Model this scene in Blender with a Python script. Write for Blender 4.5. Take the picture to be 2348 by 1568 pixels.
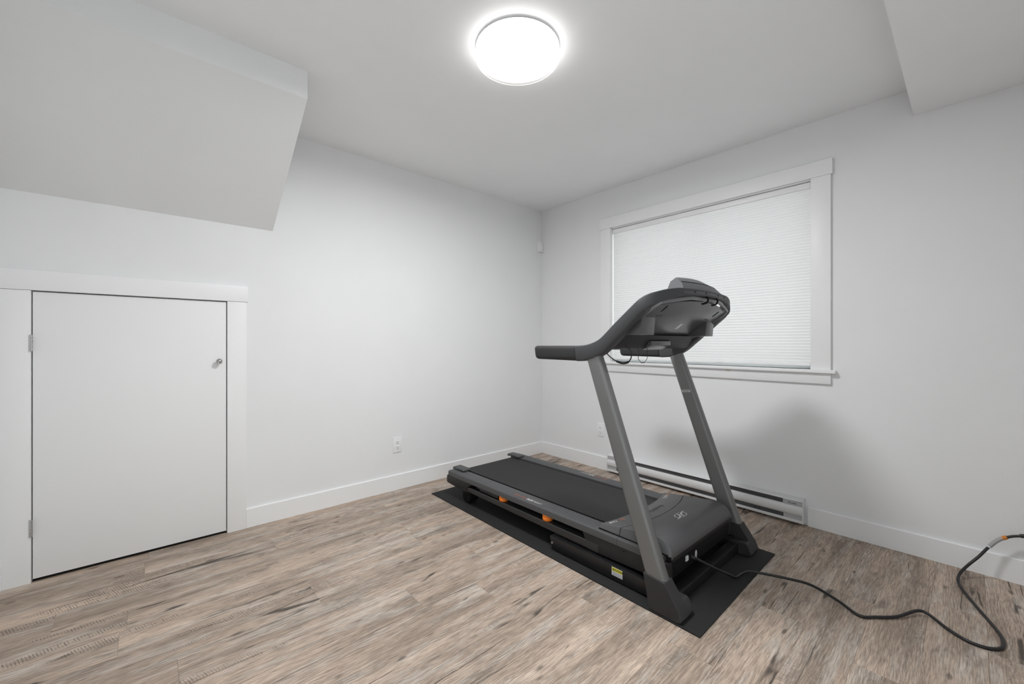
import bpy, bmesh, math, random
from mathutils import Vector, Matrix

# ------------------------------------------------------------------ clear
for o in list(bpy.data.objects):
    bpy.data.objects.remove(o, do_unlink=True)
scene = bpy.context.scene
COL = scene.collection
random.seed(7)

# ------------------------------------------------------------------ camera
cd = bpy.data.cameras.new('camera')
cam = bpy.data.objects.new('camera', cd)
COL.objects.link(cam)
cam.location = (-3.0089, -2.9098, 1.1090)
cam.rotation_euler = (math.radians(90), 0, math.radians(48.207 - 90))
cd.sensor_fit = 'HORIZONTAL'
cd.sensor_width = 36.0
cd.lens = 943.455 / 2348 * 36.0
cd.shift_y = 2.07 / 2348
cd.clip_start = 0.02
scene.camera = cam

# ------------------------------------------------------------------ world, exposure
LAMP_STRENGTH = 98.0
SKIRT_STRENGTH = 3.6
SKY_STRENGTH = 2.7
w = bpy.data.worlds.new('overcast_sky')
scene.world = w
w.use_nodes = True
bgn = w.node_tree.nodes['Background']
bgn.inputs['Color'].default_value = (0.95, 0.98, 1.0, 1)
bgn.inputs['Strength'].default_value = SKY_STRENGTH
vs = scene.view_settings
vs.view_transform = 'Standard'
vs.look = 'None'
vs.gamma = 1.0
vs.use_curve_mapping = False
vs.exposure = 0.1

# ------------------------------------------------------------------ materials
class NT:
    """small node-graph helper"""
    def __init__(self, name):
        self.m = bpy.data.materials.new(name)
        self.m.use_nodes = True
        self.t = self.m.node_tree
        self.b = self.t.nodes['Principled BSDF']
        self.out = self.t.nodes['Material Output']
    def n(self, typ, **kw):
        nd = self.t.nodes.new(typ)
        for k, v in kw.items():
            if k == 'inp':
                for kk, vv in v.items():
                    self.set(nd, kk, vv)
            else:
                setattr(nd, k, v)
        return nd
    def set(self, nd, key, v):
        s = nd.inputs[key]
        if isinstance(v, bpy.types.NodeSocket):
            self.t.links.new(v, s)
        else:
            s.default_value = v
    def math(self, op, a, b=None, c=None, clamp=False):
        nd = self.n('ShaderNodeMath', operation=op)
        nd.use_clamp = clamp
        for i, v in enumerate((a, b, c)):
            if v is not None:
                self.set(nd, i, v)
        return nd.outputs[0]
    def vmul(self, v, s):
        nd = self.n('ShaderNodeVectorMath', operation='MULTIPLY')
        self.set(nd, 0, v); self.set(nd, 1, s)
        return nd.outputs[0]
    def vadd(self, v, s):
        nd = self.n('ShaderNodeVectorMath', operation='ADD')
        self.set(nd, 0, v); self.set(nd, 1, s)
        return nd.outputs[0]
    def noise(self, vec, scale=1.0, detail=4.0, rough=0.55, dist=0.0):
        nd = self.n('ShaderNodeTexNoise', inp={'Vector': vec, 'Scale': scale, 'Detail': detail, 'Roughness': rough, 'Distortion': dist})
        return nd.outputs[0]
    def ramp(self, v, lo, hi, a=0.0, b=1.0, smooth=True):
        nd = self.n('ShaderNodeMapRange')
        nd.interpolation_type = 'SMOOTHSTEP' if smooth else 'LINEAR'
        self.set(nd, 'Value', v)
        nd.inputs['From Min'].default_value = lo
        nd.inputs['From Max'].default_value = hi
        nd.inputs['To Min'].default_value = a
        nd.inputs['To Max'].default_value = b
        return nd.outputs[0]
    def mix(self, f, a, b, mode='MIX'):
        nd = self.n('ShaderNodeMix', data_type='RGBA', blend_type=mode)
        self.set(nd, 0, f); self.set(nd, 6, a); self.set(nd, 7, b)
        return nd.outputs[2]
    def bump(self, h, strength=0.2, dist=0.001):
        nd = self.n('ShaderNodeBump', inp={'Height': h, 'Strength': strength, 'Distance': dist})
        self.t.links.new(nd.outputs[0], self.b.inputs['Normal'])

def rgba(c):
    return (c[0], c[1], c[2], 1.0)

def plain(name, col, rough=0.5, metal=0.0, spec=0.5, grain=0.0, gscale=400.0, vary=0.0):
    """procedural paint / plastic: slight tonal mottling and fine grain relief"""
    g = NT(name)
    g.b.inputs['Roughness'].default_value = rough
    g.b.inputs['Metallic'].default_value = metal
    g.b.inputs['Specular IOR Level'].default_value = spec
    pos = g.n('ShaderNodeNewGeometry').outputs['Position']
    if vary > 0:
        f = g.ramp(g.noise(pos, 3.0, 3.0), 0.3, 0.7, 1 - vary, 1 + vary)
        v = g.n('ShaderNodeVectorMath', operation='SCALE')
        g.set(v, 0, col); g.set(v, 'Scale', f)
        g.set(g.b, 'Base Color', v.outputs[0])
    else:
        g.b.inputs['Base Color'].default_value = rgba(col)
    if grain > 0:
        g.bump(g.noise(pos, gscale, 2.0), grain, 0.0008)
    return g.m

M = {}
M['wall'] = plain('wall_paint', (0.835, 0.838, 0.845), 0.75, spec=0.25, grain=0.05, gscale=300, vary=0.008)
M['ceiling'] = plain('ceiling_paint', (0.915, 0.92, 0.93), 0.9, spec=0.15, grain=0.05, gscale=300, vary=0.008)
M['trim'] = plain('trim_paint', (0.885, 0.885, 0.89), 0.4, spec=0.4)
M['door'] = plain('door_paint', (0.865, 0.865, 0.87), 0.5, spec=0.35, grain=0.04, gscale=250)
M['dark_gap'] = plain('dark_recess', (0.02, 0.02, 0.02), 0.9)
M['plastic_white'] = plain('white_plastic', (0.88, 0.88, 0.88), 0.35)
M['slot'] = plain('outlet_slot_dark', (0.03, 0.03, 0.03), 0.7)
M['chrome'] = plain('chrome', (0.50, 0.50, 0.50), 0.14, metal=1.0)
M['steel'] = plain('satin_steel', (0.55, 0.55, 0.55), 0.3, metal=1.0)
M['heater'] = plain('heater_enamel', (0.76, 0.76, 0.765), 0.35, spec=0.5)
M['heater_plate'] = plain('heater_grey_plate', (0.50, 0.50, 0.51), 0.4)
M['heater_dark'] = plain('heater_fins', (0.10, 0.10, 0.105), 0.6, metal=0.3, vary=0.2)
M['mat'] = plain('rubber_mat', (0.018, 0.018, 0.018), 0.8, spec=0.3, grain=0.5, gscale=500)
M['belt'] = plain('running_belt', (0.027, 0.026, 0.026), 0.7, spec=0.3, grain=0.3, gscale=700)
M['rail'] = plain('rail_plastic', (0.072, 0.073, 0.075), 0.5, spec=0.45, grain=0.15, gscale=700)
M['hood'] = plain('hood_plastic', (0.085, 0.085, 0.087), 0.48, spec=0.45, grain=0.12, gscale=700)
M['dark_plastic'] = plain('dark_plastic', (0.0165, 0.0165, 0.017), 0.5, spec=0.4, grain=0.1, gscale=700)
M['foot'] = plain('foot_plastic', (0.030, 0.029, 0.030), 0.6, spec=0.35, grain=0.15, gscale=700)
M['black_metal'] = plain('black_powder_coat', (0.009, 0.009, 0.010), 0.4, spec=0.5)
M['frame_metal'] = plain('charcoal_powder_coat', (0.024, 0.024, 0.025), 0.4, spec=0.5)
M['black'] = plain('matt_black', (0.006, 0.006, 0.006), 0.8, spec=0.2)
M['upright'] = plain('upright_grey_paint', (0.175, 0.176, 0.175), 0.40, metal=0.3, spec=0.5)
M['arm'] = plain('arm_charcoal_plastic', (0.052, 0.053, 0.056), 0.55, spec=0.4, grain=0.1, gscale=800)
M['housing'] = plain('housing_plastic', (0.085, 0.086, 0.090), 0.5, spec=0.4, grain=0.1, gscale=800)
M['grip'] = plain('foam_grip', (0.035, 0.035, 0.036), 0.75, spec=0.3, grain=0.3, gscale=900)
M['panel'] = plain('console_back_plastic', (0.075, 0.076, 0.080), 0.25, spec=0.6)
M['lip'] = plain('console_inner_lip', (0.14, 0.142, 0.148), 0.3, spec=0.6)
M['screen'] = plain('console_screen', (0.01, 0.01, 0.012), 0.15)
M['orange'] = plain('orange_rubber', (0.85, 0.21, 0.015), 0.5)
M['ink_white'] = plain('ink_white', (0.62, 0.61, 0.58), 0.5)
M['ink_red'] = plain('ink_red', (0.55, 0.10, 0.05), 0.5)
M['ink_orange'] = plain('ink_orange', (0.62, 0.20, 0.09), 0.5)
M['ink_dark'] = plain('ink_dark', (0.018, 0.018, 0.018), 0.4)
M['sticker'] = plain('sticker_white', (0.66, 0.66, 0.66), 0.5)
M['sticker_grey'] = plain('sticker_fine_print', (0.36, 0.38, 0.42), 0.5)
M['sticker_yellow'] = plain('sticker_yellow', (0.66, 0.60, 0.05), 0.5)
M['cord'] = plain('black_cord_rubber', (0.012, 0.011, 0.012), 0.45, spec=0.5)
M['cord_orange'] = plain('orange_tag', (0.62, 0.20, 0.02), 0.5)
M['nickel'] = plain('lamp_rim_nickel', (0.0105, 0.0100, 0.0094), 0.8, spec=0.05)
M['emboss'] = plain('embossed_plastic', (0.045, 0.045, 0.046), 0.5)
M['emblem'] = plain('emblem_silver', (0.62, 0.61, 0.58), 0.4)

def emission_mat(name, col, strength):
    g = NT(name)
    g.t.nodes.remove(g.b)
    e = g.n('ShaderNodeEmission', inp={'Color': rgba(col), 'Strength': strength})
    g.t.links.new(e.outputs[0], g.out.inputs['Surface'])
    return g.m
M['lamp'] = emission_mat('lamp_diffuser_glow', (0.98, 0.992, 1.0), LAMP_STRENGTH)
M['lamp_skirt'] = emission_mat('lamp_skirt_glow', (1.0, 0.99, 0.97), SKIRT_STRENGTH)

def shade_mat():
    g = NT('cellular_shade_fabric')
    g.t.nodes.remove(g.b)
    pos = g.n('ShaderNodeNewGeometry').outputs['Position']
    f = g.ramp(g.noise(g.vmul(pos, (1.0, 6.0, 90.0)), 6.0, 3.0), 0.3, 0.7, 0.86, 0.88)
    c = g.n('ShaderNodeCombineColor')
    for i in range(3):
        g.set(c, i, f)
    d = g.n('ShaderNodeBsdfDiffuse', inp={'Color': c.outputs[0]})
    t = g.n('ShaderNodeBsdfTranslucent', inp={'Color': c.outputs[0]})
    mx = g.n('ShaderNodeMixShader', inp={0: 0.095})
    g.t.links.new(d.outputs[0], mx.inputs[1]); g.t.links.new(t.outputs[0], mx.inputs[2])
    g.t.links.new(mx.outputs[0], g.out.inputs['Surface'])
    return g.m
M['shade'] = shade_mat()

def glass_mat():
    g = NT('window_glass')
    g.t.nodes.remove(g.b)
    tr = g.n('ShaderNodeBsdfTransparent', inp={'Color': (0.93, 0.96, 0.95, 1)})
    gl = g.n('ShaderNodeBsdfGlossy', inp={'Roughness': 0.02})
    mx = g.n('ShaderNodeMixShader', inp={0: 0.06})
    g.t.links.new(tr.outputs[0], mx.inputs[1]); g.t.links.new(gl.outputs[0], mx.inputs[2])
    g.t.links.new(mx.outputs[0], g.out.inputs['Surface'])
    return g.m
M['glass'] = glass_mat()

def stained_trim():
    """apron paint with two small rust-brown water stains"""
    g = NT('trim_paint_stained')
    g.b.inputs['Roughness'].default_value = 0.4
    pos = g.n('ShaderNodeNewGeometry').outputs['Position']
    tot = None
    for (yy, zz) in ((-1.42, 0.926), (-1.79, 0.922)):
        d = g.n('ShaderNodeVectorMath', operation='DISTANCE')
        g.set(d, 0, g.vmul(pos, (0.0, 1.0, 2.6))); d.inputs[1].default_value = (0.0, yy, zz * 2.6)
        f = g.ramp(g.math('ADD', d.outputs['Value'], g.math('MULTIPLY', g.noise(pos, 90, 3), 0.02)), 0.008, 0.042, 0.5, 0.0)
        tot = f if tot is None else g.math('ADD', tot, f)
    g.set(g.b, 'Base Color', g.mix(tot, (0.82, 0.82, 0.825, 1), (0.55, 0.40, 0.25, 1)))
    return g.m
M['trim_stain'] = stained_trim()

def plank_mat():
    g = NT('rustic_vinyl_plank')
    rnd = g.n('ShaderNodeObjectInfo').outputs['Random']
    pos0 = g.n('ShaderNodeNewGeometry').outputs['Position']
    off = g.n('ShaderNodeCombineXYZ')
    g.set(off, 0, g.math('MULTIPLY', rnd, 53.0)); g.set(off, 1, g.math('MULTIPLY', rnd, 31.0)); g.set(off, 2, g.math('MULTIPLY', rnd, 17.0))
    P = g.vadd(pos0, off.outputs[0])
    # warp so that the grain flows around
    wn = g.n('ShaderNodeTexNoise', inp={'Vector': g.vmul(P, (3.0, 9.0, 1.0)), 'Scale': 1.0, 'Detail': 2.0})
    warp = g.vmul(g.vadd(wn.outputs[1], (-0.5, -0.5, -0.5)), (0.05, 0.030, 0.0))
    Pw = g.vadd(P, warp)
    tone = g.noise(g.vmul(P, (1.3, 10.0, 1.0)), 1.0, 5.0, 0.58)
    base = g.n('ShaderNodeValToRGB')
    g.set(base, 0, tone)
    els = base.color_ramp.elements
    els[0].position = 0.28; els[0].color = (0.215, 0.165, 0.130, 1)
    els[1].position = 0.70; els[1].color = (0.545, 0.43, 0.345, 1)
    e = els.new(0.42); e.color = (0.330, 0.258, 0.205, 1)
    e = els.new(0.56); e.color = (0.430, 0.335, 0.268, 1)
    col = base.outputs[0]
    # grey whitewash patches
    wash = g.ramp(g.noise(g.vmul(P, (2.4, 15.0, 1.0)), 1.0, 6.0, 0.68, 0.3), 0.47, 0.64)
    col = g.mix(g.math('MULTIPLY', wash, 0.55), col, (0.52, 0.475, 0.43, 1))
    # soft dark clouds
    cloud = g.ramp(g.noise(g.vmul(P, (5.0, 15.0, 1.0)), 1.0, 5.0, 0.65), 0.54, 0.72)
    col = g.mix(g.math('MULTIPLY', cloud, 0.68), col, (0.165, 0.135, 0.112, 1))
    # fine grain
    grain = g.noise(g.vmul(Pw, (16.0, 250.0, 1.0)), 1.0, 3.0, 0.65)
    gr = g.ramp(grain, 0.30, 0.70, 0.66, 1.27)
    col = g.mix(1.0, col, gr, 'MULTIPLY')
    # flowing cathedral grain lines, in places
    wave = g.n('ShaderNodeTexWave', wave_type='BANDS', bands_direction='Y',
               inp={'Vector': g.vmul(Pw, (0.35, 1.0, 0.0)), 'Scale': 32.0, 'Distortion': 7.0, 'Detail': 2.0, 'Detail Scale': 1.2})
    wm = g.ramp(g.noise(g.vmul(P, (1.4, 12.0, 1.0)), 1.0, 2.0), 0.52, 0.60)
    lines = g.math('MULTIPLY', g.ramp(wave.outputs[1], 0.05, 0.42, 1.0, 0.0), wm)
    col = g.mix(g.math('MULTIPLY', lines, 0.42), col, (0.15, 0.115, 0.09, 1))
    # saw marks across the grain in narrow strips
    sx_ = g.n('ShaderNodeSeparateXYZ', inp={'Vector': P})
    slant = g.n('ShaderNodeCombineXYZ')
    g.set(slant, 0, g.math('ADD', sx_.outputs[0], g.math('MULTIPLY', sx_.outputs[1], 0.30)))
    g.set(slant, 1, g.math('MULTIPLY', sx_.outputs[1], 0.2))
    sm = g.n('ShaderNodeTexWave', wave_type='BANDS', bands_direction='X',
             inp={'Vector': slant.outputs[0], 'Scale': 36.0, 'Distortion': 2.2, 'Detail': 3.0, 'Detail Scale': 2.0})
    smm = g.ramp(g.noise(g.vmul(P, (1.7, 12.0, 1.0)), 1.0, 2.0, 0.45), 0.575, 0.645)
    tick = g.ramp(g.noise(g.vmul(P, (90.0, 30.0, 1.0)), 1.0, 2.0), 0.30, 0.62)
    saw = g.math('MULTIPLY', g.math('MULTIPLY', g.ramp(sm.outputs[1], 0.05, 0.42, 1.0, 0.0), smm), tick)
    col = g.mix(g.math('MULTIPLY', saw, 0.92), col, (0.145, 0.12, 0.10, 1))
    # long cracks along the grain
    Pc = g.vadd(P, g.vmul(warp, (0.3, 0.22, 0.0)))
    Pc = g.vadd(Pc, g.vmul(g.vadd(g.n('ShaderNodeTexNoise', inp={'Vector': g.vmul(P, (26.0, 60.0, 1.0)), 'Scale': 1.0, 'Detail': 2.0}).outputs[1], (-0.5, -0.5, -0.5)), (0.0, 0.006, 0.0)))
    cn = g.noise(g.vmul(Pc, (0.42, 8.5, 1.0)), 1.0, 1.5, 0.5)
    cr = g.ramp(g.math('ABSOLUTE', g.math('SUBTRACT', cn, 0.5)), 0.0016, 0.0085, 1.0, 0.0)
    cm = g.ramp(g.noise(g.vmul(P, (2.6, 6.0, 1.0)), 1.0, 3.0), 0.46, 0.54)
    crack = g.math('MULTIPLY', cr, cm)
    col = g.mix(g.math('MULTIPLY', crack, 0.88), col, (0.045, 0.036, 0.030, 1))
    # knots
    vo = g.n('ShaderNodeTexVoronoi', inp={'Vector': g.vmul(Pw, (5.0, 13.0, 1.0)), 'Scale': 1.0, 'Randomness': 1.0})
    kd = vo.outputs['Distance']
    knot = g.ramp(g.math('ADD', kd, g.math('MULTIPLY', grain, 0.10)), 0.10, 0.19, 1.0, 0.0)
    col = g.mix(g.math('MULTIPLY', knot, 0.72), col, (0.09, 0.072, 0.058, 1))
    # plank to plank tone
    col = g.mix(1.0, col, g.ramp(rnd, 0.0, 1.0, 1.00, 1.16, False), 'MULTIPLY')
    g.set(g.b, 'Base Color', col)
    g.b.inputs['Roughness'].default_value = 0.55
    g.b.inputs['Specular IOR Level'].default_value = 0.32
    g.bump(g.math('SUBTRACT', g.math('SUBTRACT', grain, g.math('MULTIPLY', crack, 0.8)), g.math('MULTIPLY', saw, 0.4)), 0.25, 0.0008)
    return g.m
M['plank'] = plank_mat()
M['subfloor'] = plain('subfloor_dark', (0.06, 0.05, 0.04), 0.9)

# ------------------------------------------------------------------ mesh helpers
def finish(name, me, mat, parent, smooth):
    me.materials.append(M[mat] if isinstance(mat, str) else mat)
    if smooth:
        for p in me.polygons:
            p.use_smooth = True
        me.set_sharp_from_angle(angle=math.radians(smooth))
    o = bpy.data.objects.new(name, me)
    COL.objects.link(o)
    if parent is not None:
        o.parent = parent
    return o

def origin_of(parent):
    v = Vector((0, 0, 0))
    while parent is not None:
        v += parent.location
        parent = parent.parent
    return v

def build(name, verts, faces, mat, parent=None, smooth=0, bevel=0.0, segs=2):
    """verts in world coordinates; the object keeps its parent's origin"""
    off = origin_of(parent)
    bm = bmesh.new()
    vs_ = [bm.verts.new(Vector(v) - off) for v in verts]
    for f in faces:
        try:
            bm.faces.new([vs_[i] for i in f])
        except ValueError:
            pass
    bmesh.ops.recalc_face_normals(bm, faces=bm.faces[:])
    if bevel > 0:
        es = [e for e in bm.edges if len(e.link_faces) == 2 and e.calc_face_angle(0) > math.radians(35)]
        bmesh.ops.bevel(bm, geom=es, offset=bevel, segments=segs, affect='EDGES', profile=0.6, clamp_overlap=True)
        if not smooth:
            smooth = 40
    me = bpy.data.meshes.new(name)
    bm.to_mesh(me); bm.free()
    return finish(name, me, mat, parent, smooth)

def box(name, x0, x1, y0, y1, z0, z1, mat, parent=None, bevel=0.0, segs=2):
    v = [(x, y, z) for z in (z0, z1) for y in (y0, y1) for x in (x0, x1)]
    f = [(0, 1, 3, 2), (4, 6, 7, 5), (0, 4, 5, 1), (2, 3, 7, 6), (0, 2, 6, 4), (1, 5, 7, 3)]
    return build(name, v, f, mat, parent, bevel=bevel, segs=segs)

def boxes(name, lst, mat, parent=None, bevel=0.0):
    V, F = [], []
    for (x0, x1, y0, y1, z0, z1) in lst:
        b = len(V)
        V += [(x, y, z) for z in (z0, z1) for y in (y0, y1) for x in (x0, x1)]
        F += [tuple(b + i for i in f) for f in ((0, 1, 3, 2), (4, 6, 7, 5), (0, 4, 5, 1), (2, 3, 7, 6), (0, 2, 6, 4), (1, 5, 7, 3))]
    return build(name, V, F, mat, parent, bevel=bevel)

def prism(name, prof, axis, lo, hi, mat, parent=None, bevel=0.0, smooth=0, segs=2):
    """extrude a 2D profile along an axis: x -> (y,z), y -> (x,z), z -> (x,y)"""
    def P(u, v, t):
        return {'x': (t, u, v), 'y': (u, t, v), 'z': (u, v, t)}[axis]
    n = len(prof)
    V = [P(u, v, lo) for u, v in prof] + [P(u, v, hi) for u, v in prof]
    F = [tuple(range(n)), tuple(range(2 * n - 1, n - 1, -1))]
    F += [(i, (i + 1) % n, n + (i + 1) % n, n + i) for i in range(n)]
    return build(name, V, F, mat, parent, bevel=bevel, smooth=smooth, segs=segs)

def loft(name, sections, mat, parent=None, smooth=45, cap=True, closed=True):
    n = len(sections[0])
    V = [p for s in sections for p in s]
    F = []
    for k in range(len(sections) - 1):
        for i in range(n if closed else n - 1):
            j = (i + 1) % n
            F.append((k * n + i, k * n + j, (k + 1) * n + j, (k + 1) * n + i))
    if cap and closed:
        F.append(tuple(range(n)))
        b = (len(sections) - 1) * n
        F.append(tuple(range(b + n - 1, b - 1, -1)))
    return build(name, V, F, mat, parent, smooth=smooth)

def catmull(pts, sub=8):
    pts = [Vector(p) for p in pts]
    out = []
    for i in range(len(pts) - 1):
        p0 = pts[max(i - 1, 0)]; p1 = pts[i]; p2 = pts[i + 1]; p3 = pts[min(i + 2, len(pts) - 1)]
        for k in range(sub):
            t = k / sub
            out.append(0.5 * ((2 * p1) + (p2 - p0) * t + (2 * p0 - 5 * p1 + 4 * p2 - p3) * t * t + (3 * p1 - p0 - 3 * p2 + p3) * t ** 3))
    out.append(pts[-1])
    return out

def tube(name, pts, r, mat, parent=None, n=10, sub=8, closed=False, spline=True):
    path = catmull(pts, sub) if spline else [Vector(p) for p in pts]
    secs = []
    t0 = (path[1] - path[0]).normalized()
    ref = Vector((0, 0, 1)) if abs(t0.z) < 0.9 else Vector((1, 0, 0))
    u = (ref - t0 * ref.dot(t0)).normalized()
    for i, p in enumerate(path):
        t = (path[min(i + 1, len(path) - 1)] - path[max(i - 1, 0)]).normalized()
        u = (u - t * u.dot(t)).normalized()
        v = t.cross(u)
        rr = r(i / (len(path) - 1)) if callable(r) else r
        secs.append([p + (u * math.cos(a) + v * math.sin(a)) * rr for a in [2 * math.pi * k / n for k in range(n)]])
    return loft(name, secs, mat, parent, smooth=50)

def cyl(name, c, axis, r, h, mat, parent=None, n=24, bevel=0.0, r2=None):
    c = Vector(c); ax = {'x': Vector((1, 0, 0)), 'y': Vector((0, 1, 0)), 'z': Vector((0, 0, 1))}[axis]
    u = Vector((0, 1, 0)) if axis == 'x' else Vector((1, 0, 0))
    v = ax.cross(u)
    r2 = r if r2 is None else r2
    ring = lambda rr, t: [c + ax * t + (u * math.cos(2 * math.pi * k / n) + v * math.sin(2 * math.pi * k / n)) * rr for k in range(n)]
    V = ring(r, -h / 2) + ring(r2, h / 2)
    F = [tuple(range(n - 1, -1, -1)), tuple(range(n, 2 * n))] + [(i, (i + 1) % n, n + (i + 1) % n, n + i) for i in range(n)]
    return build(name, V, F, mat, parent, smooth=40, bevel=bevel)

def lathe(name, c, axis, prof, mat, parent=None, n=28):
    """prof: list of (radius, offset along axis)"""
    c = Vector(c); ax = {'x': Vector((1, 0, 0)), 'y': Vector((0, 1, 0)), 'z': Vector((0, 0, 1)), '-y': Vector((0, -1, 0)), '-z': Vector((0, 0, -1))}[axis]
    u = Vector((0, 1, 0)) if axis == 'x' else Vector((1, 0, 0))
    v = ax.cross(u)
    secs = [[c + ax * t + (u * math.cos(2 * math.pi * k / n) + v * math.sin(2 * math.pi * k / n)) * max(r, 1e-4) for k in range(n)] for r, t in prof]
    return loft(name, secs, mat, parent, smooth=50)

def text(name, body, size, mat, parent, origin, xdir, ydir, extrude=0.0003, shear=0.0, bold=0.0):
    cu = bpy.data.curves.new(name, 'FONT')
    cu.body = body; cu.size = size; cu.extrude = extrude; cu.shear = shear; cu.offset = bold
    cu.align_x = 'CENTER'; cu.align_y = 'CENTER'
    tmp = bpy.data.objects.new(name + '_tmp', cu)
    COL.objects.link(tmp)
    dg = bpy.context.evaluated_depsgraph_get()
    me = bpy.data.meshes.new_from_object(tmp.evaluated_get(dg))
    bpy.data.objects.remove(tmp, do_unlink=True)
    bpy.data.curves.remove(cu)
    x = Vector(xdir).normalized(); y = Vector(ydir).normalized(); z = x.cross(y)
    o = Vector(origin) - origin_of(parent)
    mt = Matrix(((x.x, y.x, z.x, o.x), (x.y, y.y, z.y, o.y), (x.z, y.z, z.z, o.z), (0, 0, 0, 1)))
    me.transform(mt)
    me.materials.clear()
    return finish(name, me, mat, parent, 0)

def thing(name, label, cat, loc, group=None, kind=None):
    o = bpy.data.objects.new(name, None)
    COL.objects.link(o)
    o.location = loc
    o.empty_display_size = 0.1
    return tag(o, label, cat, group, kind)

def tag(o, label, cat, group=None, kind=None):
    o['label'] = label; o['category'] = cat
    if group: o['group'] = group
    if kind: o['kind'] = kind
    return o

# ================================================================== ROOM SHELL
H = 2.44
XL, YB = -3.50, -3.46       # wall behind the door side / wall behind the camera
T = 0.12

# floor slab with individual planks
fl = box('floor', XL - T, T, YB - T, T, -0.10, -0.0085, 'subfloor')
tag(fl, 'rustic grey-brown wood plank floor of the whole room', 'floor', kind='structure')
joints = {1: -3.007, 2: -2.475, 3: -3.276, 5: -3.08, 6: -2.445, 7: -2.923, 8: -2.133, 9: -1.87, 14: -1.555, 15: -1.067, 16: -0.70, 18: -0.49}
PL, PW = 1.22, 0.158
rr = random.Random(11)
row = 0
y_top = 0.0
while y_top > YB + 0.01:
    y_bot = max(-0.104 - PW * row, YB)
    j = joints.get(row, -rr.uniform(0, PL))
    x = j
    while x > XL:
        x -= PL
    cuts = [XL]
    x += PL if x < XL - 1e-6 else 0
    while x < -0.02:
        if x > XL + 0.02:
            cuts.append(x)
        x += PL
    cuts.append(0.0)
    for a, b in zip(cuts[:-1], cuts[1:]):
        g = 0.00015
        box('plank', a + g, b - g, y_bot + g, y_top - g, -0.0085, 0.0, 'plank', fl, bevel=0.0004, segs=1)
    y_top = y_bot
    row += 1

# walls
wd = boxes('wall_door', [(XL - T, -3.398, 0, T, 0, H), (-2.648, T, 0, T, 0, H), (-3.398, -2.648, 0, T, 1.352, H),
                         (-3.398, -2.648, 0.09, T, 0, 1.352)], 'wall')
tag(wd, 'plain white wall with the low white door and one outlet', 'wall', kind='structure')
WY0, WY1, WZ0, WZ1 = -2.262, -0.830, 0.950, 2.097
ww = boxes('wall_window', [(0, T, YB - T, WY0, 0, H), (0, T, WY1, 0, 0, H), (0, T, WY0, WY1, 0, WZ0), (0, T, WY0, WY1, WZ1, H)], 'wall')
tag(ww, 'plain white wall with the shaded window above the heater', 'wall', kind='structure')
wl = box('wall_left', XL - T, XL, YB - T, 0, 0, H, 'wall')
tag(wl, 'white side wall at the left edge beside the low door', 'wall', kind='structure')
GX0, GX1, GZ = -3.30, -2.20, 2.10       # opening for an unseen glazed door, added to let in fill daylight
wb = boxes('wall_back', [(XL, GX0, YB - T, YB, 0, H), (GX1, 0, YB - T, YB, 0, H), (GX0, GX1, YB - T, YB, GZ, H)], 'wall')
tag(wb, 'white wall behind the camera', 'wall', kind='structure')
ce = box('ceiling', XL - T, T, YB - T, T, H, H + 0.1, 'ceiling')
tag(ce, 'flat white painted ceiling', 'ceiling', kind='structure')
# sloped underside of the stairs
bk = prism('ceiling_stair_bulkhead', [(0.0, H), (-0.735, H), (-0.735, 2.307), (0.0, 1.806)], 'x', XL, -2.411, 'wall')
tag(bk, 'white boxed-in bulkhead with sloping underside above the low door', 'bulkhead', kind='structure')
so = box('ceiling_soffit', XL, 0, YB, -2.705, 2.298, H, 'ceiling')
tag(so, 'white dropped ceiling soffit at upper right', 'soffit', kind='structure')

# baseboards
def baseboard(name, prof_axis, lo, hi, label, side):
    t, h = 0.014, 0.114
    if side == 'door':
        pr = [(0, 0), (-t, 0), (-t, h - 0.003), (-t + 0.004, h), (0, h)]
        o = prism(name, pr, 'x', lo, hi, 'trim')
    elif side == 'window':
        pr = [(0, 0), (-t, 0), (-t, h - 0.003), (-t + 0.004, h), (0, h)]
        o = prism(name, pr, 'y', lo, hi, 'trim')
    else:
        pr = [(XL, 0), (XL + t, 0), (XL + t, h - 0.003), (XL + t - 0.004, h), (XL, h)]
        o = prism(name, pr, 'y', lo, hi, 'trim')
    return tag(o, label, 'baseboard', kind='structure')
baseboard('baseboard_door', 'x', -2.552, 0.0, 'white baseboard running from the low door to the corner', 'door')
baseboard('baseboard_window', 'y', -0.826, -0.014, 'short white baseboard between the corner and the heater', 'window')
baseboard('baseboard_window', 'y', YB, -2.246, 'white baseboard right of the heater behind the black cord', 'window')
baseboard('baseboard_left', 'y', YB, -0.0185, 'white baseboard on the side wall left of the low door', 'left')

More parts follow.
